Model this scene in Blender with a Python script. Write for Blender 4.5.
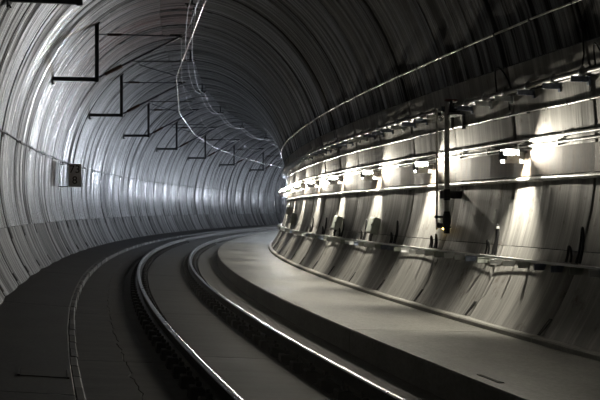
import bpy, math, random
import numpy as np
from mathutils import Matrix, Vector

random.seed(7)
for o in list(bpy.data.objects):
    bpy.data.objects.remove(o)
scene = bpy.context.scene
COL = scene.collection

# ------------------------------------------------------------------ geometry of the place
# The tunnel follows a circle of radius R about (CX, CY); s runs along the track axis,
# r is the offset to the outside of the curve (left), z is measured from rail level.
R, CX, CY = 170.6584, 165.1195, 52.3421
PHI0 = math.atan2(-CX, -CY)
CAM_H = 1.62
A0, ZC, RT, BT = -0.572, 2.449, 4.354, 5.3      # lining: centre offset, axis height, half width, height of the vault
CANT = 0.0726                                   # track cant
RING, RING0 = 2.586, 11.9                       # ring pitch and phase
K0, K1 = -5, 46                                 # rings built

# ------------------------------------------------------------------ camera, world, exposure
cam = bpy.data.cameras.new('camera')
cam.sensor_width = 36.0
cam.lens = 986.0 / 600.0 * 36.0
cam.shift_y = 9.7 / 600.0
cam.clip_start, cam.clip_end = 0.05, 500
cam_ob = bpy.data.objects.new('camera', cam)
COL.objects.link(cam_ob)
cam_ob.location = (0, 0, CAM_H)
cam_ob.rotation_euler = (math.pi / 2, 0, 0)
scene.camera = cam_ob

world = bpy.data.worlds.new('world')
scene.world = world
world.use_nodes = True
world.node_tree.nodes['Background'].inputs[0].default_value = (0.004, 0.0045, 0.005, 1)
world.node_tree.nodes['Background'].inputs[1].default_value = 1.0

scene.view_settings.view_transform = 'Standard'
scene.view_settings.look = 'None'
scene.view_settings.gamma = 1
scene.view_settings.use_curve_mapping = False
scene.view_settings.exposure = 0.0
scene.cycles.use_denoising = True
scene.cycles.max_bounces = 8
scene.cycles.diffuse_bounces = 5
scene.cycles.sample_clamp_indirect = 4.0

LAMP_POWER = 4900.0          # emission strength of a bulb

# ------------------------------------------------------------------ frames and helpers
def P(s, r, z):
    a = PHI0 + s / R
    return Vector((CX + (R + r) * math.sin(a), CY + (R + r) * math.cos(a), z))

def M(s, r=0.0, z=0.0):
    """local frame at (s, r, z): X to the right (towards the curve's centre), Y ahead, Z up"""
    a = PHI0 + s / R
    m = Matrix(((-math.sin(a), math.cos(a), 0), (-math.cos(a), -math.sin(a), 0), (0, 0, 1))).to_4x4()
    m.translation = P(s, r, z)
    return m

def prof(t, off=0.0):
    """point of the lining at angle t (0 left, pi/2 crown, pi right), off = distance inside it"""
    st = math.sin(t)
    b = BT if st > 0 else RT
    return A0 + (RT - off) * math.cos(t), ZC + (b - off) * st

def wall_r(z, side, off=0.0):
    b = (BT if z > ZC else RT) - off
    return A0 + side * (RT - off) * math.sqrt(max(0.0, 1 - ((z - ZC) / b) ** 2))

def wall_t(z, side):
    t = math.asin((z - ZC) / (BT if z > ZC else RT))
    return t if side > 0 else math.pi - t

class MB:
    def __init__(self):
        self.v, self.f, self.sm, self.uv = [], [], [], []
    def add(self, verts, faces, smooth=False, uvs=None):
        n = len(self.v)
        self.v += [Vector(p) for p in verts]
        self.f += [tuple(i + n for i in q) for q in faces]
        self.sm += [smooth] * len(faces)
        self.uv += list(uvs) if uvs else [(p[0] + .37 * p[2], p[1] + .61 * p[2]) for p in self.v[n:]]
        return self
    def box(self, x0, x1, y0, y1, z0, z1, m=None, bev=0.0):
        if bev > 0:
            b = min(bev, .45 * (x1 - x0), .45 * (y1 - y0), .45 * (z1 - z0))
            vs, idx = [], {}
            X, Y, Z = (x0, x1), (y0, y1), (z0, z1)
            for i in (0, 1):
                for j in (0, 1):
                    for k in (0, 1):
                        sx, sy, sz = (1, -1)[i], (1, -1)[j], (1, -1)[k]
                        idx[i, j, k, 0] = len(vs); vs.append((X[i], Y[j] + sy * b, Z[k] + sz * b))
                        idx[i, j, k, 1] = len(vs); vs.append((X[i] + sx * b, Y[j], Z[k] + sz * b))
                        idx[i, j, k, 2] = len(vs); vs.append((X[i] + sx * b, Y[j] + sy * b, Z[k]))
            fs = []
            for i in (0, 1):
                fs.append([idx[i, 0, 0, 0], idx[i, 0, 1, 0], idx[i, 1, 1, 0], idx[i, 1, 0, 0]])
                fs.append([idx[0, i, 0, 1], idx[0, i, 1, 1], idx[1, i, 1, 1], idx[1, i, 0, 1]])
                fs.append([idx[0, 0, i, 2], idx[0, 1, i, 2], idx[1, 1, i, 2], idx[1, 0, i, 2]])
                for j in (0, 1):
                    fs.append([idx[i, j, 0, 0], idx[i, j, 1, 0], idx[i, j, 1, 1], idx[i, j, 0, 1]])
                    fs.append([idx[i, 0, j, 0], idx[i, 1, j, 0], idx[i, 1, j, 2], idx[i, 0, j, 2]])
                    fs.append([idx[0, i, j, 1], idx[1, i, j, 1], idx[1, i, j, 2], idx[0, i, j, 2]])
                    for k in (0, 1):
                        fs.append([idx[i, j, k, 0], idx[i, j, k, 1], idx[i, j, k, 2]])
            c = Vector(((x0 + x1) / 2, (y0 + y1) / 2, (z0 + z1) / 2))
            out = []
            for q in fs:
                a, b_, d = (Vector(vs[q[0]]), Vector(vs[q[1]]), Vector(vs[q[2]]))
                nrm = (b_ - a).cross(d - a)
                ctr = sum((Vector(vs[t]) for t in q), Vector()) / len(q)
                out.append(q if nrm.dot(ctr - c) > 0 else q[::-1])
            fs = out
        else:
            vs = [(x, y, z) for x in (x0, x1) for y in (y0, y1) for z in (z0, z1)]
            fs = [(0, 1, 3, 2), (4, 6, 7, 5), (0, 4, 5, 1), (2, 3, 7, 6), (0, 2, 6, 4), (1, 5, 7, 3)]
        if m is not None:
            vs = [m @ Vector(p) for p in vs]
        return self.add(vs, fs)
    def tube(self, pts, rad, n=8, cap=True, smooth=True):
        pts = [Vector(p) for p in pts]
        rads = rad if isinstance(rad, (list, tuple)) else [rad] * len(pts)
        vs, up = [], None
        for i, p in enumerate(pts):
            a, b = pts[max(i - 1, 0)], pts[min(i + 1, len(pts) - 1)]
            d = (b - a).normalized()
            if up is None:
                up = Vector((0, 0, 1)) if abs(d.z) < .9 else Vector((1, 0, 0))
            x = d.cross(up).normalized()
            up = x.cross(d).normalized()
            for k in range(n):
                t = 2 * math.pi * k / n
                vs.append(p + (x * math.cos(t) + up * math.sin(t)) * rads[i])
        fs = [(i * n + k, i * n + (k + 1) % n, (i + 1) * n + (k + 1) % n, (i + 1) * n + k)
              for i in range(len(pts) - 1) for k in range(n)]
        self.add(vs, fs, smooth)
        if cap:
            self.add(vs[:n], [tuple(range(n))[::-1]])
            self.add(vs[-n:], [tuple(range(n))])
        return self
    def loft(self, rings, closed=True, cap=True, smooth=False):
        n = len(rings[0])
        vs = [p for q in rings for p in q]
        kk = n if closed else n - 1
        fs = [(i * n + k, (i + 1) * n + k, (i + 1) * n + (k + 1) % n, i * n + (k + 1) % n)
              for i in range(len(rings) - 1) for k in range(kk)]
        if cap:
            fs += [tuple(range(n)), tuple(range((len(rings) - 1) * n, len(rings) * n))[::-1]]
        return self.add(vs, fs, smooth)
    def sphere(self, c, rx, ry, rz, nu=14, nv=8):
        vs = [(c[0] + rx * math.sin(math.pi * j / nv) * math.cos(2 * math.pi * i / nu),
               c[1] + ry * math.sin(math.pi * j / nv) * math.sin(2 * math.pi * i / nu),
               c[2] + rz * math.cos(math.pi * j / nv)) for j in range(nv + 1) for i in range(nu)]
        fs = [(j * nu + i, (j + 1) * nu + i, (j + 1) * nu + (i + 1) % nu, j * nu + (i + 1) % nu)
              for j in range(nv) for i in range(nu)]
        return self.add(vs, fs, True)
    def mesh(self, name, mat, inv=None):
        me = bpy.data.meshes.new(name)
        vs = [inv @ p for p in self.v] if inv is not None else self.v
        me.from_pydata([tuple(p) for p in vs], [], self.f)
        me.polygons.foreach_set('use_smooth', self.sm)
        ul = me.uv_layers.new(name='UVMap')
        ul.data.foreach_set('uv', [c for l in me.loops for c in self.uv[l.vertex_index]])
        me.materials.append(mat)
        me.update()
        return me

def link(name, data, parent=None, mat4=None):
    o = bpy.data.objects.new(name, data)
    COL.objects.link(o)
    if parent is not None:
        o.parent = parent
    if mat4 is not None:
        o.matrix_local = mat4
    return o

def tag(o, label=None, cat=None, group=None, kind=None):
    if label: o['label'] = label
    if cat: o['category'] = cat
    if group: o['group'] = group
    if kind: o['kind'] = kind
    return o

def thing(name, mat4, label, cat, group=None):
    o = link(name, None, None, mat4)
    o.empty_display_size = .2
    return tag(o, label, cat, group)

def struct(name, label, mat4):
    o = link(name, None, None, mat4)
    o.empty_display_size = .2
    return tag(o, label, kind='structure')

def wpart(name, mb, mat, parent, pm):
    """part from world-space geometry under a parent whose matrix is pm"""
    return link(name, mb.mesh(name, mat, pm.inverted()), parent)

def wobj(name, mb, mat, origin, label, cat, group=None):
    """one-mesh thing from world-space geometry"""
    o = link(name, mb.mesh(name, mat, Matrix.Translation(-origin)), None, Matrix.Translation(origin))
    return tag(o, label, cat, group)

def copy_tree(src, mat4, label):
    c = src.copy()
    COL.objects.link(c)
    c.matrix_local = mat4
    c['label'] = label
    for ch in src.children:
        d = ch.copy(); COL.objects.link(d); d.parent = c
        for g in ch.children:
            e = g.copy(); COL.objects.link(e); e.parent = d
    return c

def frange(a, b, st):
    n = max(1, int(round((b - a) / st)))
    return [a + (b - a) * i / n for i in range(n + 1)]

# ------------------------------------------------------------------ materials
class Nodes:
    def __init__(self, name):
        self.m = bpy.data.materials.new(name)
        self.m.use_nodes = True
        self.t = self.m.node_tree
        self.b = self.t.nodes['Principled BSDF']
    def n(self, typ, **kw):
        x = self.t.nodes.new(typ)
        for k, v in kw.items():
            setattr(x, k, v)
        return x
    def l(self, a, b):
        self.t.links.new(a, b)
    def noise(self, vec, scale, detail=4, rough=.55):
        x = self.n('ShaderNodeTexNoise')
        x.inputs['Scale'].default_value = scale
        x.inputs['Detail'].default_value = detail
        x.inputs['Roughness'].default_value = rough
        self.l(vec, x.inputs['Vector'])
        return x.outputs['Fac']
    def mapping(self, vec, sc, loc=None):
        x = self.n('ShaderNodeMapping')
        x.inputs['Scale'].default_value = sc
        self.l(vec, x.inputs['Vector'])
        if loc is not None:
            self.l(loc, x.inputs['Location'])
        return x.outputs['Vector']
    def ramp(self, fac, stops):
        x = self.n('ShaderNodeValToRGB')
        e = x.color_ramp.elements
        while len(e) < len(stops):
            e.new(.5)
        for i, (p, c) in enumerate(stops):
            e[i].position = p
            e[i].color = c if len(c) == 4 else (*c, 1)
        self.l(fac, x.inputs['Fac'])
        return x.outputs['Color']
    def mix(self, fac, a, b, blend='MIX'):
        x = self.n('ShaderNodeMix', data_type='RGBA', blend_type=blend)
        for sock, val in ((x.inputs[0], fac), (x.inputs[6], a), (x.inputs[7], b)):
            if isinstance(val, (int, float)):
                sock.default_value = val
            elif isinstance(val, tuple):
                sock.default_value = (*val, 1)
            else:
                self.l(val, sock)
        return x.outputs[2]
    def rng(self, fac, lo, hi):
        x = self.n('ShaderNodeMapRange')
        x.inputs['To Min'].default_value = lo
        x.inputs['To Max'].default_value = hi
        self.l(fac, x.inputs['Value'])
        return x.outputs['Result']
    def bump(self, h, strength, dist):
        x = self.n('ShaderNodeBump')
        x.inputs['Strength'].default_value = strength
        x.inputs['Distance'].default_value = dist
        self.l(h, x.inputs['Height'])
        self.l(x.outputs['Normal'], self.b.inputs['Normal'])

def g(v, k=(1, 1, 1)):
    return (v * k[0], v * k[1], v * k[2])

def lining_material(name, tint, lo, hi, r0, r1, seep=.35, band_w=1.6, rust_and_glow=False):  # seep: colour factor of the painted flank shade
    """wet precast concrete, streaked by water running down the ring"""
    N = Nodes(name)
    uv = N.n('ShaderNodeUVMap').outputs['UV']
    rnd = N.n('ShaderNodeObjectInfo').outputs['Random']
    off = N.n('ShaderNodeVectorMath', operation='SCALE')
    off.inputs[0].default_value = (37, 53, 11)
    N.l(rnd, off.inputs['Scale'])
    a = N.noise(N.mapping(uv, (3.0, .13, 1), off.outputs[0]), 1.6, 2, .5)
    b = N.noise(N.mapping(uv, (14.0, .25, 1), off.outputs[0]), 1.5, 3, .6)
    c = N.noise(N.mapping(uv, (1.2, .9, 1), off.outputs[0]), 2.2, 6, .65)
    d = N.noise(N.mapping(uv, (34.0, .5, 1), off.outputs[0]), 1.5, 3, .6)
    ab = N.mix(.5, a, N.mix(.4, b, d))
    base = N.ramp(ab, [(.42, g(lo, tint)), (.50, g((lo + hi) * .45, tint)), (.58, g(hi, tint))])
    dirt = N.ramp(c, [(.40, (1, 1, 1)), (.58, (1, 1, 1)), (.68, (.55, .5, .46))])
    col = N.mix(1.0, base, dirt, 'MULTIPLY')
    # rings' shaded near flank painted as a ragged dark strip beside the joints
    sx = N.n('ShaderNodeSeparateXYZ'); N.l(uv, sx.inputs[0])
    wob = N.n('ShaderNodeMath', operation='MULTIPLY_ADD'); wob.inputs[1].default_value = band_w; 
    N.l(N.mix(.5, a, c), wob.inputs[0]); N.l(sx.outputs['X'], wob.inputs[2])
    mr = N.n('ShaderNodeMapRange', interpolation_type='SMOOTHSTEP')
    for nm, v in (('From Min', -RING / 2 + band_w * .5), ('From Max', -RING / 2 + band_w * .5 + .55), ('To Min', seep), ('To Max', 1.0)):
        mr.inputs[nm].default_value = v
    N.l(wob.outputs[0], mr.inputs['Value'])
    col = N.mix(1.0, col, mr.outputs[0], 'MULTIPLY')
    if rust_and_glow:  # red glow on the vault painted into the lining colour
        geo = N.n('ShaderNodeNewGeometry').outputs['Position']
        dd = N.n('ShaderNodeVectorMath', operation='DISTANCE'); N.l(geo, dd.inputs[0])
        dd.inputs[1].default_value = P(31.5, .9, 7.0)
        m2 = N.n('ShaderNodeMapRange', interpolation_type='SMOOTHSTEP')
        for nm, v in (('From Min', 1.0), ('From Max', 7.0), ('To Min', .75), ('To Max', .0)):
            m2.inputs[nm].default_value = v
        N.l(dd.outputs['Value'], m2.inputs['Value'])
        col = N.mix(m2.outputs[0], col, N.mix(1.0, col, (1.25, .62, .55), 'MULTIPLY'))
    # ring to ring the casting differs a little
    cast = N.rng(rnd, .78, 1.12)
    hsv = N.n('ShaderNodeHueSaturation')
    N.l(cast, hsv.inputs['Value']); N.l(col, hsv.inputs['Color'])
    N.l(hsv.outputs['Color'], N.b.inputs['Base Color'])
    wet = N.n('ShaderNodeMapRange')
    for nm, v in (('From Min', .42), ('From Max', .58), ('To Min', 0.0), ('To Max', 1.0)):
        wet.inputs[nm].default_value = v
    N.l(ab, wet.inputs['Value'])
    N.l(N.rng(wet.outputs[0], r1, r0), N.b.inputs['Roughness'])
    N.l(N.rng(wet.outputs[0], .05 if r0 < .4 else .2, .6 if r0 < .4 else .35), N.b.inputs['Specular IOR Level'])
    N.bump(N.mix(.5, a, N.mix(.3, b, d)), 1.0, .04 if r0 < .4 else .012)
    return N.m

def concrete(name, lo, hi, tint=(1, 1, 1), rough=(.6, .85), along=(1, 1), bump=.3):
    N = Nodes(name)
    uv = N.n('ShaderNodeUVMap').outputs['UV']
    rnd = N.n('ShaderNodeObjectInfo').outputs['Random']
    off = N.n('ShaderNodeVectorMath', operation='SCALE')
    off.inputs[0].default_value = (17, 29, 5)
    N.l(rnd, off.inputs['Scale'])
    a = N.noise(N.mapping(uv, (along[0], along[1], 1), off.outputs[0]), 1.3, 6, .6)
    b = N.noise(N.mapping(uv, (along[0] * 9, along[1] * 9, 1), off.outputs[0]), 3, 3, .6)
    N.l(N.ramp(N.mix(.35, a, b), [(.36, g(lo, tint)), (.64, g(hi, tint))]), N.b.inputs['Base Color'])
    N.l(N.rng(a, rough[0], rough[1]), N.b.inputs['Roughness'])
    N.bump(N.mix(.5, a, b), bump, .01)
    return N.m

def plain(name, col, rough=.5, metal=0.0, var=.25, scale=9.0):
    N = Nodes(name)
    co = N.n('ShaderNodeTexCoord').outputs['Object']
    a = N.noise(co, scale, 4)
    N.l(N.ramp(a, [(.35, tuple(c * (1 - var) for c in col)), (.65, tuple(min(1, c * (1 + var)) for c in col))]), N.b.inputs['Base Color'])
    N.l(N.rng(a, max(.05, rough - .1), min(1, rough + .1)), N.b.inputs['Roughness'])
    N.b.inputs['Metallic'].default_value = metal
    return N.m

def emit(name, col, strength):
    N = Nodes(name)
    N.b.inputs['Base Color'].default_value = (.8, .8, .8, 1)
    N.b.inputs['Emission Color'].default_value = (*col, 1)
    N.b.inputs['Emission Strength'].default_value = strength
    return N.m

MT = {
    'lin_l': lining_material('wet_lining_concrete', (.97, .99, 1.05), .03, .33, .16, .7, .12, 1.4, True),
    'lin_b': lining_material('dimmed_lining_concrete', (.98, .99, 1.03), .07, .19, .42, .75, .5, 1.2),  # dimness of the lower left wall put into a darker colour
    'lin_c': lining_material('shaded_vault_concrete', (1, .99, .95), .02, .12, .3, .8, .4, 1.6),  # shade above the pipe put into a darker vault colour
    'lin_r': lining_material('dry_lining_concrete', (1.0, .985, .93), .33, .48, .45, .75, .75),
    'slab': concrete('track_slab_concrete', .035, .10, (1, 1, 1.0), (.6, .85), (.7, 3.0)),
    'walk': concrete('walkway_concrete', .11, .26, (1.02, 1, .9), (.45, .75), (.9, .5)),
    'ledge': concrete('ledge_concrete', .03, .085, (1, 1, 1), (.55, .8), (1.2, .6)),
    'kerb2': concrete('pale_edge_concrete', .10, .22),
    'kerb': concrete('kerb_concrete', .26, .46, (1.02, 1, .93)),
    'void': plain('pocket_black', (.012, .012, .013), .9),
    'rail': plain('rail_steel', (.03, .026, .024), .5, .6),
    'railtop': plain('polished_rail_head', (.26, .26, .265), .3, 1.0, .1),
    'plate': plain('fastening_iron', (.02, .019, .018), .7, .2),
    'black': plain('black_cable', (.012, .012, .013), .45),
    'dark': plain('dark_painted_steel', (.03, .032, .036), .5, .3),
    'grey': plain('galvanised_steel', (.55, .56, .55), .38, .5),
    'pipe': plain('grey_pipe', (.22, .22, .21), .35, .4),
    'light': plain('pale_bracket_steel', (.9, .92, .92), .5, 0, .04),
    'blue': plain('dark_blue_bracket', (.22, .25, .33), .5, 0),
    'box': plain('cabinet_grey', (.45, .48, .43), .45, .1, .1),
    'white': plain('white_plastic', (.75, .75, .73), .45, 0, .06),
    'copper': plain('contact_wire_copper', (.75, .72, .72), .25, 1.0, .1),
    'alu': plain('bare_wire', (.18, .18, .19), .35, 1.0, .1),
    'bright': plain('bright_cable', (.62, .60, .55), .35, .3, .35, 4.0),
    'ceram': plain('dark_insulator', (.05, .025, .02), .3),
    'pole': plain('weathered_steel_pole', (.42, .41, .38), .5, 0),
    'tube': plain('cantilever_tube', (.10, .10, .13), .4, .6),
    'signgrey': plain('sign_grey', (.88, .9, .9), .5, 0, .03),
    'ink': plain('sign_black', (.01, .01, .01), .6),
    'rust_and_glow': concrete('rust_stained_panel', .02, .10, (1.25, .92, .62), (.6, .85), (2.5, .5)),
    'bulb': emit('lamp_bulb', (1.0, .93, .78), LAMP_POWER),
    'bulb_far': emit('lamp_bulb_cool', (.80, .88, 1.0), LAMP_POWER * 1.8),
    'amber': emit('amber_pilot', (1.0, .62, .12), 14),
}

# ------------------------------------------------------------------ tunnel lining
def segment(t0, t1, mat, name):
    """one flat-staved lining segment, in the frame of its ring; returns mesh"""
    mb = MB()
    inv = M(0).inverted()
    L = RING / 2
    gap, ch, back = (.014 if mat is MT['lin_r'] else .036), .022, .14
    BOW = .028                    # each ring bellies a little into the tunnel
    steps = max(2, int(math.ceil((t1 - t0) / math.radians(4))))
    dt = .005 / RT
    ts = [t0 + dt + (t1 - t0 - 2 * dt) * i / steps for i in range(steps + 1)]
    st = [(-L + gap, -back), (-L + gap, -ch), *[(-(L - gap - ch) * (1 - 2 * i / 8), BOW * (1 - (1 - 2 * i / 8) ** 2)) for i in range(9)], (L - gap, -ch), (L - gap, -back)]
    # straight staves: the ring is a chord of the curve
    def pt(y, off, t):
        r, z = prof(t, off)
        return Vector((-r, y * (1 + r / R), z))
    for q in (st[0:2], st[1:3], st[2:-2], st[-3:-1], st[-2:]):
        vs, uvs, m = [], [], len(q)
        for t in ts:
            for (y, d) in q:
                vs.append(pt(y, d, t)); uvs.append((y, t * RT))
        fs = [(m * i + j, m * i + j + 1, m * (i + 1) + j + 1, m * (i + 1) + j) for i in range(steps) for j in range(m - 1)]
        mb.add(vs, fs, True, uvs)
    for t, fl in ((ts[0], 1), (ts[-1], -1)):          # the two longitudinal joint faces
        vs = [pt(y, d, t) for y in (-L + gap, L - gap) for d in (-ch, -back)]
        mb.add(vs, [(0, 1, 3, 2)[::fl]], False, [(p.y, t * RT) for p in vs])
    return mb.mesh(name, mat)

TJ_L, TJ_R = wall_t(1.23, 1), wall_t(1.05, -1)
rad = math.radians
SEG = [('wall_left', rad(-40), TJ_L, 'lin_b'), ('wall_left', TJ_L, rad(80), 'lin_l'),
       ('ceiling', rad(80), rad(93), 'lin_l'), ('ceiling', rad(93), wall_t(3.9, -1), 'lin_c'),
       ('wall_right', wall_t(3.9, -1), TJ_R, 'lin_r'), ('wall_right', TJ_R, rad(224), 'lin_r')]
ROOTM = M(0)
roots = {'wall_left': struct('wall_left', 'wet streaked concrete ring wall on the outside of the curve', ROOTM),
         'ceiling': struct('ceiling', 'dark concrete vault of the tunnel above the overhead wires', ROOTM),
         'wall_right': struct('wall_right', 'lamp-lit concrete ring wall on the inside of the curve', ROOTM)}
seg_mesh = [segment(a, b, MT[m], 'lining_segment') for (_, a, b, m) in SEG]

def pocket_mesh(t, dl, w, lean):
    """bolt pocket: a dark slot with a raised rim, lying on the lining"""
    mb = MB()
    def pt(y, dtt, off):
        r, z = prof(t + dtt / RT, off)
        return Vector((-r, y * (1 + r / R), z))
    o = [(-w, -dl), (w, -dl), (w, dl), (-w, dl)]
    rim = [pt(y + lean * d, d, .012) for y, d in o]
    base = [pt(y * 1.35 + lean * d, d * 1.08, -.004) for y, d in o]
    mb.loft([base, rim], cap=False)
    mb.add([pt(y + lean * d, d, .011) for y, d in o], [(0, 1, 2, 3)])
    return mb.mesh('bolt_pocket', MT['void'])

PK = {0: [(TJ_L - .03, .13, .085, -.20, -1), (wall_t(.30, 1), .085, .07, -.2, -1)],
      1: [(rad(20), .05, .02, .15, .4), (rad(62), .09, .024, .2, -1)],
      2: [(rad(86), .09, .024, .2, -1)],
      3: [(rad(100), .09, .024, .2, -1), (rad(116), .09, .024, .2, .2)],
      4: [(wall_t(3.3, -1), .06, .016, .1, -1)],
      5: [(wall_t(.04, -1), .13, .03, .25, -1)]}
pk_mesh = {k: [(pocket_mesh(t, dl, w, ln), side) for (t, dl, w, ln, side) in v] for k, v in PK.items()}
RI = ROOTM.inverted()
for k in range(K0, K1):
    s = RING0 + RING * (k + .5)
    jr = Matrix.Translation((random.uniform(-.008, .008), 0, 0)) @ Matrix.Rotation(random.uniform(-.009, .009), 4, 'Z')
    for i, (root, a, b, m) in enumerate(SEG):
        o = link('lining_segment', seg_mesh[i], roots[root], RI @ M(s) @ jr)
        if 3 < s < 62:
            for me, side in pk_mesh[i]:
                y = -RING / 2 + .10 if side == -1 else side * RING
                link('bolt_pocket', me, o, Matrix.Translation((0, y, 0)))

# ------------------------------------------------------------------ floor
floor = struct('floor', 'concrete trackbed between a low ledge and the raised walkway', ROOTM)

def panel(name, sec, length, mat, gap=.010, n=4, jag=None):
    """curved floor panel: cross-section sec [(r, z)...] (upper side first) swept along the curve"""
    mb = MB()
    inv = M(0).inverted()
    L = length / 2 - gap
    rings = []
    for y in [-L + 2 * L * i / n for i in range(n + 1)]:
        jr = 0 if jag is None else .022 * math.sin(7.1 * y) * math.sin(2.3 * y + 1) + .012 * math.sin(17 * y)
        rings.append([inv @ P(y, r + (jr if jag is not None and abs(r - jag) < .03 else 0), z) for r, z in sec])
    m = len(sec)
    acc = [0.0]
    for q in range(m):
        a, b = sec[q], sec[(q + 1) % m]
        acc.append(acc[-1] + math.hypot(a[0] - b[0], a[1] - b[1]))
    for q in range(m):
        vs, uvs, fs = [], [], []
        for i, rg in enumerate(rings):
            for e in (0, 1):
                vs.append(rg[(q + e) % m]); uvs.append((acc[q + e], -L + 2 * L * i / n))
        fs = [(2 * i, 2 * i + 1, 2 * i + 3, 2 * i + 2) for i in range(n)]
        mb.add(vs, fs, False, uvs)
    mb.add(rings[0], [tuple(range(m))]); mb.add(rings[-1], [tuple(range(m))[::-1]])
    return mb.mesh(name, mat)

def sec_box(r0, r1, ztop, zbot, ch=.004):
    r0, r1 = r0 - .005, r1 + .005
    """r0 > r1; ztop is a function of r"""
    return [(r0, ztop(r0) - ch), (r0 - ch, ztop(r0 - ch)), (r1 + ch, ztop(r1 + ch)), (r1, ztop(r1) - ch), (r1, zbot), (r0, zbot)]

slab = lambda d: (lambda r: CANT * r - .22 + d)
ledge_z = lambda r: .031 + .107 * (r - 1.975)
walk_z = lambda r: -.041 + .047 * (r + 1.742)
STRIPS = [('slab_panel', 1.97, 1.43, slab(0), -.6, 'slab', RING * 2, 21.6),
          ('slab_panel', 1.43, 1.12, slab(0), -.6, 'slab', RING * 2, 21.6),
          ('slab_panel', 1.12, .52, slab(-.09), -.6, 'slab', RING * 2, 21.6),
          ('slab_panel', .52, -.50, slab(.0), -.6, 'slab', RING * 2, 17.1),
          ('slab_panel', -.50, -1.02, slab(-.09), -.6, 'slab', RING * 2, 18.9),
          ('slab_panel', -1.02, -1.56, slab(.0), -.6, 'slab', RING * 2, 18.9),
          ('slab_panel', -1.56, -1.745, slab(-.02), -.7, 'slab', RING * 2, 18.9),
          ('ledge_panel', 3.9, 2.042, ledge_z, -.6, 'ledge', RING * 3, 24.0),
          ('walkway_panel', -1.742, -3.95, walk_z, -.7, 'walk', RING * 4, 13.0)]
for name, r0, r1, zt, zb, m, pitch, ph in STRIPS:
    if name == 'ledge_panel':
        sec = sec_box(r0, r1, zt, zb, .02)
    elif name == 'walkway_panel':
        sec = sec_box(r0, r1, zt, zb, .02)
    else:
        sec = sec_box(r0, r1, zt, zb)
    jag = 1.43 if r0 in (1.97, 1.43) else -1.56 if r0 in (-1.02, -1.56) else None
    me = panel(name, sec, pitch, MT[m], n=26 if jag else max(4, int(pitch / 1.3)), jag=jag)
    k = math.floor((-8 - ph) / pitch)
    while ph + pitch * k < 102:
        link(name, me, floor, RI @ M(ph + pitch * (k + .5)))
        k += 1
me = panel('kerb_stone', [(-3.955, -.165), (-3.955, -.095), (-3.975, -.075), (-4.3, -.075), (-4.3, -.6), (-3.955, -.6)], RING, MT['kerb'], n=2)
for k in range(-6, 34):
    link('kerb_stone', me, floor, RI @ M(RING0 + RING * (k + .5)))

# edge stones of the left ledge, worn and uneven
ed = []
for k, mk in enumerate(('ledge', 'kerb2', 'ledge')):
    ed.append(panel('edge_stone', [(2.05, .03), (2.046, ledge_z(2.05) + .002), (1.985, ledge_z(1.975)), (1.972, ledge_z(1.975) - .012), (1.972, -.5), (2.05, -.5)], .62, MT[mk], gap=.006 + .012 * k, n=1))
s = 3.0
while s < 66:
    link('edge_stone', ed[random.choice((0, 0, 1, 2))], floor, RI @ M(s, random.uniform(-.008, .006), random.uniform(-.007, .003)))
    s += .62

# rails with their fastenings
HEAD = [(.036, .158), (.036, .132), (.010, .120), (.010, .028), (.075, .014), (.075, 0),
        (-.075, 0), (-.075, .014), (-.010, .028), (-.010, .120), (-.036, .132), (-.036, .158)]
TOP = [(.036, .157), (.030, .168), (.014, .172), (-.014, .172), (-.030, .168), (-.036, .157)]
def rail(r0, label):
    m0 = M(0, r0, CANT * r0 - .172)
    t = thing('rail', m0, label, 'rail', 'running rails of the track')
    S = frange(-4, 100, .8)
    tilt = lambda dr, dz: (r0 + dr, CANT * (r0 + dr) - .172 + dz)
    mb = MB()
    mb.loft([[P(s, *tilt(d, z)) for d, z in HEAD] for s in S])
    wpart('rail_body', mb, MT['rail'], t, m0)
    mb = MB()
    mb.loft([[P(s, *tilt(d, z)) for d, z in TOP] for s in S], closed=False, cap=False, smooth=True)
    wpart('rail_head', mb, MT['railtop'], t, m0)['label'] = 'polished running surface of the rail'
    b = MB()
    b.box(-.19, .19, -.10, .10, -.135, 0, None, .012)
    for sx in (-1, 1):
        b.box(sx * .10 - .028, sx * .10 + .028, -.05, .05, 0, .045, None, .008)
        b.tube([(sx * .115, 0, .04), (sx * .115, 0, .085)], .018, 6)
    bm = b.mesh('fastening', MT['plate'])
    mi = m0.inverted()
    for s in frange(4.3, 54.3, .65):
        link('fastening', bm, t, mi @ M(s, r0, CANT * r0 - .172) @ Matrix.Rotation(-math.atan(-CANT), 4, 'Y'))
rail(.75, 'outer rail, the higher one nearer the plain left wall')
rail(-.75, 'inner rail, the one nearer the raised walkway')

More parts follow.
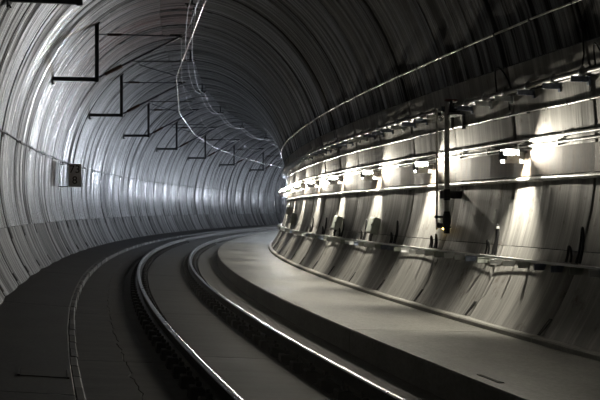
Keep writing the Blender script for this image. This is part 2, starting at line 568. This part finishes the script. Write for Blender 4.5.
# ------------------------------------------------------------------ wall lamps on the inside wall
LAMP_S = [13.98 + 4.27 * k for k in range(26)]
LZ = 2.49
def lamp_proto(bulbmat, lip, cut, name='wall_lamp'):
    """frame at the wall, height LZ: inside of the tunnel is -X"""
    t = link(name, None)
    t.empty_display_size = .1
    b = MB().box(-.03, .0, -.045, .045, -.33, .15, None, .006)
    link('back_plate', b.mesh('back_plate', MT['grey']), t)
    b = MB().tube([(-.02, 0, .02), (-.12, 0, .03), (-.225, 0, .02)], .02, 8)
    link('arm', b.mesh('arm', MT['grey']), t)
    # hood: a lid over the bulb with two cheeks, shaped to cut its light into fans
    b = MB()
    b.box(-.44, -.20, -.085, .085, .060, .068)
    b.box(-.208, -.20, -.085, .085, -.05, .060)
    hood = link('hood', b.mesh('hood', MT['dark']), t)
    for y, q in ((-.083, [(-.20, cut), (-.45, cut), (-.45, -.155), (-.20, -.155)]),
                 (.077, [(-.0, .060), (-.44, .060), (-.44, -.145), (-.0, -.145)])):
        b = MB().loft([[(x, y, z) for x, z in q], [(x, y + .006, z) for x, z in q]])
        link('light_cut_cheek', b.mesh('light_cut_cheek', MT['grey']), hood)
    link('added_lip', MB().box(-.466, -.46, -.085, .085, -.10, lip).box(-.466, -.41, -.085, -.079, -.10, -.022).box(-.466, -.41, .079, .085, -.10, -.022).mesh('added_lip', MT['dark']), hood)  # lip added to keep the bulb's light off track and left wall
    b = MB().tube([(-.23, 0, .0), (-.27, 0, .0)], .022, 10)
    link('socket', b.mesh('socket', MT['white']), t)
    b = MB().sphere((-.32, 0, 0), .05, .036, .036)
    link('bulb', b.mesh('bulb', bulbmat), t)['label'] = 'glowing bulb'
    return t
ORD = ['nearest', 'second', 'third', 'fourth', 'fifth', 'sixth', 'seventh', 'eighth', 'ninth', 'tenth']
near = far = None
for i, s in enumerate(LAMP_S):
    mw = M(s, wall_r(LZ, -1), LZ)
    lab = ('bright wall lamp, nearest one on the right wall between the conduits' if i == 0 else
           '%s glowing wall lamp from the viewer along the right wall' % ORD[i] if i < 9 else
           'far wall lamp hidden round the bend of the tunnel')
    if s < 52:
        if near is None:
            near = lamp_proto(MT['bulb'], .042, -.022); near.matrix_local = mw
            tag(near, lab, 'lamp', 'wall lamps along the conduits')
        else:
            copy_tree(near, mw, lab)
    else:
        if far is None:
            far = lamp_proto(MT['bulb_far'], .01, -.01); far.matrix_local = mw
            tag(far, lab, 'lamp', 'wall lamps along the conduits')
        else:
            copy_tree(far, mw, lab)

# ------------------------------------------------------------------ long runs along the walls
def run(name, r, z, radius, mat, s0, s1, label, cat, clip=None, wob=0.0, n=8, group=None, seed=0):
    """cable or pipe along the tunnel with clips as parts"""
    rnd = random.Random(seed)
    m0 = M(s0, r, z)
    t = thing(name, m0, label, cat, group)
    pts = [P(s, r + rnd.uniform(-wob, wob), z + rnd.uniform(-wob, wob)) for s in frange(s0, s1, .65)]
    mb = MB().tube(pts, radius, n)
    wpart(cat.replace(' ', '_') + '_run', mb, mat, t, m0)
    if clip:
        me, pitch, ph, cs1 = clip
        mi = m0.inverted()
        k = math.ceil((s0 - ph) / pitch)
        while ph + k * pitch < min(s1, cs1):
            link(me.name.split('.')[0], me, t, mi @ M(ph + k * pitch, r, z))
            k += 1
    return t, m0

def clip_mesh(name, d, w, mat, h=.05):
    b = MB().box(-.02, d, -w / 2, w / 2, -h / 2, h / 2, None, .004)
    return b.mesh(name, mat)

# upper pale cable
zu = 4.42
run('wall_cable', wall_r(zu, -1, .05), zu, .017, MT['bright'], 8, 92,
    'thin pale cable high on the right wall, above the bracketed pipe', 'cable',
    (clip_mesh('cable_clip', .06, .03, MT['dark']), 1.293, 11.9, 60), .006, 6, seed=1)
# bracketed pipe with hanging plates
zp = 3.483
rp = wall_r(zp, -1, .15)
t, m0 = run('bracketed_pipe', rp, zp, .042, MT['pipe'], 8, 92,
            'thick grey pipe on plate brackets along the right wall above the lamps', 'pipe', None, .004, 10, seed=2)
b = MB().box(-.14, .16, -.012, .012, -.13, -.05, None, .004).box(.12, .16, -.03, .03, -.17, .06)
pl_blue, pl_light = b.mesh('plate_bracket', MT['blue']), b.mesh('plate_bracket', MT['light'])
cl = MB().tube([(0, -.025, 0), (0, .025, 0)], .056, 10).box(-.025, .025, -.02, .02, .04, .075).mesh('pipe_clamp', MT['grey'])
mi = m0.inverted()
for k in range(0, 54):
    s = 11.1 + .83 * k
    link('plate_bracket', pl_light if k in (4, 5, 7, 8, 11, 15, 16, 20, 25) else pl_blue, t, mi @ M(s, rp, zp))
    link('pipe_clamp', cl, t, mi @ M(s - .06, rp, zp))
for j, dz in enumerate((.055, .06)):
    mb = MB().tube([P(s, rp - .06 - .05 * j + random.uniform(-.008, .008), zp - .03 + random.uniform(-.01, .01)) for s in frange(8, 90, .83)], .017, 6)
    wobj('power_cable', mb, MT['black'], P(8, rp - .06 - .05 * j, zp - .03),
         ['black cable lying on the plate brackets just behind the thick pipe',
          'black cable lying on the plate brackets closest to the right wall'][j], 'cable', 'cables behind the bracketed pipe')
# middle cable
zm = 3.131
run('wall_cable', wall_r(zm, -1, .05), zm, .02, MT['pipe'], 8, 92,
    'dark cable strung in clips midway between bracketed pipe and lamp conduits', 'cable',
    (clip_mesh('cable_clip', .06, .035, MT['dark']), .6465, 11.9, 52), .006, 6, seed=3)
# conduits above and below the lamps
cm = clip_mesh('conduit_clamp', .07, .05, MT['grey'], .085)
run('conduit', wall_r(2.70, -1, .06), 2.70, .03, MT['grey'], 8, 92,
    'upper of the two steel conduits running just above the lamps', 'conduit', (cm, 1.293, 11.4, 55), .002, 8, 'lamp conduits', 4)
run('conduit', wall_r(2.60, -1, .06), 2.60, .022, MT['grey'], 8, 92,
    'thinner steel conduit running directly over the lamps, under the upper one', 'conduit', (cm, 1.293, 11.6, 55), .002, 8, 'lamp conduits', 5)
run('conduit', wall_r(2.085, -1, .06), 2.085, .036, MT['grey'], 8, 92,
    'single steel conduit running along the right wall below the lamps', 'conduit', (cm, 1.293, 12.1, 55), .002, 8, 'lamp conduits', 6)

# stained facing panels between the conduits, one per ring
def facing():
    mb = MB()
    L = RING / 2 - .02
    zs = [2.14, 2.24, 2.34, 2.44, 2.54]
    rings = []
    for y in (-L, -L / 3, L / 3, L):
        d = .055 * (1 - (y / (RING / 2)) ** 2)
        rings.append([Vector((-wall_r(z, -1, .016 + d), y * (1 + A0 / R), z)) for z in zs] +
                     [Vector((-wall_r(z, -1, -.03), y * (1 + A0 / R), z)) for z in zs[::-1]])
    mb.loft(rings)
    mb.uv = [(p.y * 2, p.z) for p in mb.v]
    return mb.mesh('facing_panel', MT['rust_and_glow'])
fm = facing()
for k in range(-1, 20):
    link('facing_panel', fm, roots['wall_right'], RI @ M(RING0 + RING * (k + .5)))

# lower cable tray
zt_, rt_ = .872, wall_r(.872, -1, .14)
m0 = M(9, rt_, zt_)
tray = thing('cable_tray', m0, 'knee-high cable tray on brackets along the foot of the right wall', 'cable tray')
S = frange(7, 92, .8)
sec = [(-.03, .0), (-.03, .032), (-.034, .036), (-.052, .036), (-.052, .028), (-.042, .028), (-.042, 0)]
mb = MB().loft([[P(s, rt_ + d, zt_ - .02 + z) for d, z in sec] for s in S])
wpart('tray_rail', mb, MT['light'], tray, m0)
b = MB().box(-.09, .16, -.009, .009, -.115, -.022, None, .003).box(-.09, .16, -.02, .009, -.032, -.022)
tb = [b.mesh('tray_bracket', MT[k]) for k in ('light', 'blue', 'box')]
mi = m0.inverted()
seq = [0, 0, 0, 0, 2, 1, 1, 2, 0, 0, 2, 1, 0, 0, 2]
for k in range(0, 86):
    s = 9.6 + .517 * k
    link('tray_bracket', tb[seq[k % len(seq)]], tray, mi @ M(s, rt_, zt_))
mb = MB().tube([P(s, rt_ - .10 + random.uniform(-.006, .006), zt_ - .006 + random.uniform(-.004, .004)) for s in frange(7, 90, .7)], .014, 6)
wobj('signal_cable', mb, MT['black'], P(7, rt_ - .10, zt_), 'black cable lying on the low tray brackets against the right wall', 'cable')

# left wall cable on hooks
zl = 3.312
hk = MB().tube([(-.06, 0, -.05), (-.05, 0, .02), (.015, 0, .025), (.03, 0, -.02), (.01, 0, -.04)], .012, 5)
hk.box(-.075, -.05, -.025, .025, -.08, .20)
run('wall_cable', wall_r(zl, 1, .06), zl, .02, MT['black'], 8, 98,
    'black cable hung on hooks along the left wall, passing over the number sign', 'cable',
    (hk.mesh('cable_hook', MT['dark']), RING, RING0 + .15, 75), .012, 6, seed=8)

# ------------------------------------------------------------------ overhead line
POST_S = [17.35 + 10.34 * k for k in range(8)]
PR = 1.92
MSG_R, MSG_Z, CON_R, CON_Z = -.40, 6.52, -.27, 5.36
def cantilever():
    """frame at (s, PR, 5.17): X right; parts hang on a post"""
    t = link('overhead_cantilever', None)
    t.empty_display_size = .2
    x = lambda r: PR - r
    z0 = 5.17
    wl = wall_r(5.24, 1) + .01
    ztop = ZC + BT * math.sqrt(1 - ((PR - A0) / RT) ** 2)
    b = MB().box(-.055, .055, -.055, .055, 0, 6.81 - z0, None, .008)
    link('post', b.mesh('post', MT['dark']), t)
    b = MB().tube([(0, 0, 6.75 - z0), (0, 0, max(ztop, 6.83) - z0 + .05)], .04, 8).box(-.1, .1, -.08, .08, 6.80 - z0, 6.83 - z0)
    link('post_hanger', b.mesh('post_hanger', MT['dark']), t)
    b = MB().box(x(wl), -.02, -.05, .05, .02, .13, None, .008)
    arm = link('wall_arm', b.mesh('wall_arm', MT['dark']), t)
    b = MB().box(x(wl), x(wl) + .04, -.12, .12, -.10, .28, None, .006)
    for yy in (-.08, .08):
        for zz in (-.06, .23):
            b.tube([(x(wl) + .03, yy, zz), (x(wl) + .07, yy, zz)], .02, 6)
    link('wall_flange', b.mesh('wall_flange', MT['dark']), arm)
    def ins(p0, p1, rr, nrib):
        mb = MB()
        p0, p1 = Vector(p0), Vector(p1)
        pts, rs = [], []
        for i in range(nrib * 2 + 1):
            pts.append(p0.lerp(p1, i / (nrib * 2))); rs.append(rr if i % 2 else rr * .55)
        mb.tube(pts, rs, 8)
        return mb
    zt = 6.51 - z0
    link('top_tube', MB().tube([(.05, 0, zt), (x(MSG_R) + .06, 0, zt)], .018, 8).mesh('top_tube', MT['tube']), t)
    link('insulator', ins((.28, 0, zt), (.68, 0, zt), .05, 6).mesh('insulator', MT['ceram']), t)
    d0, d1 = Vector((.06, 0, .14)), Vector((x(MSG_R), 0, zt))
    link('diagonal_tube', MB().tube([d0, d1], .03, 8).mesh('diagonal_tube', MT['tube']), t)
    link('insulator', ins(d0.lerp(d1, .07), d0.lerp(d1, .28), .075, 7).mesh('insulator', MT['ceram']), t)
    q = d0.lerp(d1, .40)
    zr = 5.78 - z0
    q = d0.lerp(d1, (zr - d0.z) / (d1.z - d0.z))
    link('registration_tube', MB().tube([q, (x(-.78), 0, zr + .02)], .017, 8).mesh('registration_tube', MT['alu']), t)
    link('steady_arm', MB().tube([(q.x + .22, 0, zr), (q.x + .22, 0, zr - .10), (x(CON_R), 0, CON_Z - z0 + .03)], .013, 6).mesh('steady_arm', MT['tube']), t)
    b = MB().box(-.05, .05, -.04, .04, -.05, .05, Matrix.Translation((x(MSG_R), 0, zt)), .01)
    b.tube([(x(MSG_R) - .3, 0, zt + .02), (x(MSG_R) + .12, 0, zt + .03)], .03, 6)
    link('wire_clamp', b.mesh('wire_clamp', MT['dark']), t)
    return t
c0 = cantilever()
for i, s in enumerate(POST_S):
    m = M(s, PR, 5.17)
    lab = ('overhead-line cantilever cut by the top edge at the upper left' if i == 0 else
           'largest complete overhead-line cantilever, under the reddish patch of vault' if i == 1 else
           '%s overhead-line cantilever counting back from the one at the top edge' % ORD[i])
    if i == 0:
        c0.matrix_local = m
        tag(c0, lab, 'cantilever', 'overhead cantilevers on the left wall')
    else:
        copy_tree(c0, m, lab)

def polyline(r, z, sag, s0=-3, s1=98, step=1.0):
    """wire pulled straight between the supports"""
    sup = [POST_S[0] + 10.34 * k for k in range(-2, 9)]
    pts = []
    for a, b in zip(sup[:-1], sup[1:]):
        A, B = P(a, r, z), P(b, r, z)
        for i in range(10):
            f = i / 10
            q = A.lerp(B, f)
            q.z -= 4 * sag * f * (1 - f)
            pts.append(q)
    pts.append(P(sup[-1], r, z))
    return pts
cp = polyline(CON_R, CON_Z, .0)
mp = polyline(MSG_R, MSG_Z, .42)
# stagger removed: the chords of the curve give the lateral play
wobj('contact_wire', MB().tube(cp, .016, 6), MT['copper'], cp[0], 'shiny contact wire hanging lowest above the track', 'wire')
mm = Matrix.Translation(mp[0])
msg = thing('messenger_wire', mm, 'thin sagging messenger wire above the contact wire with droppers', 'wire')
wpart('wire_run', MB().tube(mp, .009, 6), MT['alu'], msg, mm)
for i in range(len(cp)):
    if i % 10 in (2, 5, 8) and i > 20:
        wpart('dropper', MB().tube([mp[i], cp[i]], .005, 5), MT['alu'], msg, mm)

# feeder pair under the crown
FS = [27.6 + 10.34 * k for k in range(-1, 7)]
FR, FZ = -.71, 7.40
def feeder_support():
    t = link('feeder_support', None); t.empty_display_size = .1
    top = ZC + BT * math.sqrt(1 - ((FR - A0) / RT) ** 2) - FZ + .02
    link('hanger', MB().tube([(0, 0, .0), (0, 0, top)], .035, 8).box(-.12, .12, -.1, .1, top - .04, top).mesh('hanger', MT['dark']), t)
    link('crossbar', MB().box(-.20, .20, -.03, .03, -.02, .02, None, .006).mesh('crossbar', MT['dark']), t)
    for sx in (-1, 1):
        link('insulator', MB().tube([(sx * .11, 0, .0), (sx * .11, 0, -.05), (sx * .11, 0, -.09)], [.03, .045, .025], 8).mesh('insulator', MT['ceram']), t)
    return t
f0 = feeder_support()
for i, s in enumerate(FS):
    lab = ('feeder support under the crown out of view above the top edge' if i == 0 else
           '%s feeder-cable support under the crown of the vault' % ORD[i - 1])
    if i == 0:
        f0.matrix_local = M(s, FR, FZ); tag(f0, lab, 'support', 'feeder supports under the crown')
    else:
        copy_tree(f0, M(s, FR, FZ), lab)
for j, dr in enumerate((.11, -.11)):
    pts = []
    for a, b in zip(FS[:-1], FS[1:]):
        for i in range(12):
            f = i / 12
            pts.append(P(a + (b - a) * f, FR + dr, FZ - .09 - 4 * .30 * f * (1 - f)))
    pts.append(P(FS[-1], FR + dr, FZ - .09))
    wobj('feeder_cable', MB().tube(pts, .012, 6), MT['alu'], pts[0],
         ['left cable of the sagging feeder pair under the crown', 'right cable of the sagging feeder pair under the crown'][j],
         'cable', 'feeder pair under the crown')

# ------------------------------------------------------------------ kilometre sign
def text_mesh(body, size, mat, name, depth=.004):
    cu = bpy.data.curves.new(name, 'FONT')
    cu.body = body; cu.size = size; cu.extrude = depth
    cu.align_x = 'CENTER'; cu.align_y = 'CENTER'
    cu.offset = .0
    o = bpy.data.objects.new(name, cu)
    COL.objects.link(o)
    dg = bpy.context.evaluated_depsgraph_get()
    me = bpy.data.meshes.new_from_object(o.evaluated_get(dg))
    bpy.data.objects.remove(o); bpy.data.curves.remove(cu)
    me.materials.clear(); me.materials.append(mat)
    return me
ss, rs, zs = 34.5, 3.215, 2.81
sg = thing('kilometre_sign', M(ss, rs, zs), 'grey number board reading 73 over 8 held out from the left wall', 'sign')
link('board', MB().box(-.215, .215, -.012, .012, -.40, .40, None, .006).mesh('board', MT['signgrey']), sg)
wx = rs - wall_r(zs, 1)
for zz in (-.40, .37):
    link('holder_bar', MB().box(wx - .05, .215, .013, .035, zz, zz + .03).mesh('holder_bar', MT['dark']), sg)
link('wall_strap', MB().box(wx - .03, wx + .03, -.0, .05, -.5, .5).mesh('wall_strap', MT['rail']), sg)
front = Matrix.Rotation(math.pi / 2, 4, 'X')
for body, zz in (('73', .20), ('8', -.18)):
    link('digits', text_mesh(body, .38, MT['ink'], 'digits'), sg, Matrix.Translation((0, -.015, zz)) @ front)

# ------------------------------------------------------------------ standpipe and things on the right wall
def wm(s, z, off=0.0):
    return M(s, wall_r(z, -1, off), z)
sp = 16.70
m0 = M(sp, -4.58, 1.29)
st = thing('standpipe', m0, 'vertical dark pipe standing off the right wall with a valve at its foot', 'pipe')
link('pipe_run', MB().tube([(0, 0, .22), (0, 0, 2.26)], .05, 12).mesh('pipe_run', MT['pole']), st)
b = MB().tube([(0, 0, .0), (0, 0, .03)], .085, 12).tube([(0, 0, .03), (0, 0, .10), (0, 0, .2), (0, 0, .3)], [.06, .078, .078, .055], 12)
b.tube([(0, 0, -.10), (0, 0, 0)], .058, 10)
vlv = link('valve', b.mesh('valve', MT['dark']), st)
link('valve_handle', MB().tube([(-.05, 0, .20), (-.20, 0, .20)], .02, 8).tube([(-.20, -.03, .20), (-.20, .03, .20)], .03, 8).mesh('valve_handle', MT['dark']), vlv)
xw = -4.58 - wall_r(1.9, -1)
br = link('wall_bracket', MB().box(-.13, xw + .01, -.02, .02, .53, .67, None, .006).mesh('wall_bracket', MT['dark']), st)
link('bracket_foot', MB().box(xw - .03, xw + .01, -.03, .03, .42, .86, None, .006).mesh('bracket_foot', MT['dark']), br)
link('pipe_collar', MB().tube([(0, 0, .5), (0, 0, .70)], .062, 12).mesh('pipe_collar', MT['dark']), st)
xw = -4.58 - wall_r(3.4, -1)
link('wall_bracket', MB().box(-.10, xw + .01, -.02, .02, 2.10, 2.2, None, .006).mesh('wall_bracket', MT['dark']), st)
# thin pole with small pilot lamp
m0 = M(17.30, -4.60, 1.30)
tp = thing('pilot_lamp_pole', m0, 'thin dark rod beside the standpipe ending in a small white-capped lamp', 'lamp')
link('rod', MB().tube([(0, 0, -.05), (0, 0, 2.22)], .022, 8).mesh('rod', MT['pole']), tp)
link('rod_bracket', MB().box(-.01, -4.60 - wall_r(3.4, -1) + .01, -.015, .015, 2.08, 2.14).mesh('rod_bracket', MT['dark']), tp)
link('lamp_body', MB().tube([(.02, -.02, .03), (.10, -.10, .03)], .055, 10).mesh('lamp_body', MT['dark']), tp)
link('lamp_cap', MB().sphere((.10, -.08, .12), .065, .065, .085).mesh('lamp_cap', MT['white']), tp)
link('pilot_light', MB().sphere((.09, -.11, -.03), .025, .025, .025, 8, 6).mesh('pilot_light', MT['amber']), tp)
# fittings where the standpipe meets the bracketed pipe
m0 = M(16.75, rp, zp)
jn = thing('pipe_junction', m0, 'dark valve cluster where the standpipe meets the bracketed pipe', 'valve')
link('tee_body', MB().tube([(0, -.20, 0), (0, -.16, 0), (0, .16, 0), (0, .20, 0)], [.075, .075, .06, .075], 10).mesh('tee_body', MT['dark']), jn)
link('valve_stem', MB().tube([(0, .02, .05), (0, .02, .13)], .03, 8).mesh('valve_stem', MT['dark']), jn)
link('hand_wheel', MB().tube([(.11 * math.cos(a),   .02 + .11 * math.sin(a), .13) for a in [i * math.pi / 6 for i in range(13)]], .016, 6, False).mesh('hand_wheel', plain('faded_red_paint', (.10, .02, .02), .5)), jn)
link('support_plate', MB().box(-.12, .16, -.30, .34, -.16, -.145).box(.10, .16, -.28, -.24, -.42, -.145).box(.10, .16, .28, .32, -.36, -.145).mesh('support_plate', MT['dark']), jn)

# grey cabinets above the tray
def cabinet(s, z, w, h, d, label):
    m0 = wm(s, z)
    lean = math.atan2(wall_r(z + h / 2, -1) - wall_r(z - h / 2, -1), h)
    m0 = m0 @ Matrix.Rotation(-lean, 4, 'Y')
    t = thing('cable_cabinet', m0, label, 'cabinet', 'grey boxes above the low tray')
    link('cabinet_body', MB().box(-d, .02, -w / 2, w / 2, -h / 2, h / 2, None, .012).mesh('cabinet_body', MT['box']), t)
    dr = link('cabinet_door', MB().box(-d - .015, -d, -w / 2 + .03, w / 2 - .03, -h / 2 + .03, h / 2 - .03, None, .005).mesh('cabinet_door', MT['box']), t)
    link('lock', MB().tube([(-d - .012, -w / 2 + .07, 0), (-d - .03, -w / 2 + .07, 0)], .018, 8).mesh('lock', MT['dark']), dr)
    for yy in (-.12, .0, .11):
        link('cable_tail', MB().tube([(-d / 2, yy, -h / 2), (-d / 2 - .01, yy, -h / 2 - .08), (-d / 2 + .02, yy * .8, -h / 2 - .22)], .012, 6).mesh('cable_tail', MT['black']), t)
cabinet(22.15, 1.22, .52, .38, .17, 'nearest grey cabinet on the right wall above the low tray')
cabinet(26.5, 1.22, .52, .38, .17, 'middle grey cabinet on the right wall above the low tray')
cabinet(37.7, 1.25, .60, .40, .20, 'farthest grey cabinet on the right wall beside the glare')
cabinet(41.5, 1.55, .40, .34, .20, 'small box at the very end of the visible right wall')

# plates on the wall
def plate(s, z, w, h, label, mat='white'):
    m0 = wm(s, z)
    lean = math.atan2(wall_r(z + h / 2, -1) - wall_r(z - h / 2, -1), h)
    o = link('marker_plate', MB().box(-.02, .01, -w / 2, w / 2, -h / 2, h / 2, None, .004)
             .tube([(-.018, 0, h / 2 - .03), (-.028, 0, h / 2 - .03)], .01, 6).tube([(-.018, 0, -h / 2 + .03), (-.028, 0, -h / 2 + .03)], .01, 6)
             .mesh('marker_plate', MT[mat]), None, m0 @ Matrix.Rotation(-lean, 4, 'Y'))
    tag(o, label, 'plate')
plate(16.68, 1.44, .26, .13, 'small white plate on the wall right of the standpipe valve')
plate(15.06, 1.52, .09, .24, 'narrow upright pale plate on the wall between standpipe and bright fan of light', 'box')

# black cable loops that rise from the low tray
def loop(name, s, z0, z1, ds, w, label, mat='black', cuff=False, off=.05, top_off=.12, rad_=.018):
    m0 = M(s, wall_r(z0, -1, off), z0)
    pts = []
    n = 14
    for i in range(n + 1):
        f = i / n
        hgt = math.sin(math.pi * f) ** .6
        z = z0 + (z1 - z0) * hgt
        pts.append(P(s + ds * hgt + w * (f - .5), wall_r(z, -1, off + (top_off - off) * math.sin(math.pi * f)), z))
    t = thing(name, m0, label, 'cable', 'cable loops along the right wall')
    wpart('cable_bend', MB().tube(pts, rad_, 7), MT[mat], t, m0)
    if cuff:
        wpart('cable_tag', MB().tube(pts[4:6], rad_ + .008, 7), MT['white'], t, m0)
LOOP = [11.80, 14.58, 17.35, 20.08, 22.85, 25.55, 28.3, 31.0]
WH = ['at the right edge of the picture', 'between standpipe and the nearest light fan', 'below the standpipe valve',
      'left of the standpipe', 'beside the nearest grey cabinet', 'beside the middle grey cabinet',
      'first beyond the middle grey cabinet', 'second beyond the middle grey cabinet']
for i, s in enumerate(LOOP):
    loop('cable_loop', s, .90, 1.38 if i != 2 else 1.16, .02, .10, 'tall black cable loop above the tray, ' + WH[i], cuff=(i == 1))
    loop('cable_loop', s + .27, .90, 1.12, -.02, .12, 'short black cable loop above the tray, ' + WH[i])
loop('cable_loop', 14.50, 3.53, 3.90, .0, .55, 'wide black cable arch standing over the bracketed pipe', off=.10, top_off=.14, rad_=.014)
m0 = M(11.85, wall_r(4.1, -1, .04), 4.1)
dc = thing('hanging_cable', m0, 'black cable dropping from a wall eye to the bracketed pipe at the upper right', 'cable')
wpart('cable_run', MB().tube([P(11.83, wall_r(4.1, -1, .04), 4.1), P(11.80, wall_r(3.95, -1, .08), 3.92), P(11.84, wall_r(3.7, -1, .10), 3.72), P(11.90, wall_r(3.5, -1, .14), 3.5)], .013, 6), MT['black'], dc, m0)
wpart('wall_eye', MB().sphere(P(11.83, wall_r(4.1, -1, .03), 4.1), .05, .05, .07, 8, 6), MT['black'], dc, m0)
loop('cable_loop', 11.45, 3.5, 3.80, .0, .22, 'small black cable arch over the bracketed pipe near the right edge', off=.12, top_off=.14, rad_=.012)

# ------------------------------------------------------------------ small things on the floor
hm = M(9.53, 2.32, ledge_z(2.32))
ht = thing('hatch_cover', hm @ Matrix.Rotation(math.atan(.107), 4, 'Y'), 'dark rectangular hatch cover let into the left ledge', 'cover')
link('cover_plate', MB().box(-.215, .215, -.21, .21, -.01, .008, None, .004).mesh('cover_plate', MT['slab']), ht)
for x in (-.235, .215):
    link('frame_bar', MB().box(x, x + .02, -.23, .23, -.01, .014).mesh('frame_bar', MT['rail']), ht)
km = M(8.82, -1.95, walk_z(-1.95))
o = link('drain_strip', MB().box(-.03, .03, -.25, .25, -.004, .01, None, .003).box(-.012, .012, -.22, .22, .01, .013).mesh('drain_strip', MT['kerb']), None, km)
tag(o, 'short pale strip lying on the edge of the raised walkway', 'strip')

# ------------------------------------------------------------------ thin mist in the tunnel air
mb = MB()
q = [prof(math.radians(a), .12) for a in range(-36, 219, 15)]
mb.loft([[P(s, r, z) for r, z in q] for s in frange(-12, 128, 3.5)])
N = Nodes('tunnel_mist')
N.t.nodes.remove(N.b)
vs = N.n('ShaderNodeVolumeScatter')
vs.inputs['Density'].default_value = .0045
vs.inputs['Anisotropy'].default_value = .7
vs.inputs['Color'].default_value = (1, .98, .92, 1)
N.l(vs.outputs[0], N.t.nodes['Material Output'].inputs['Volume'])
hz = wobj('tunnel_mist', mb, N.m, P(-12, 0, 0), 'thin mist hanging in the tunnel air around the lamps', 'mist')
hz['kind'] = 'stuff'
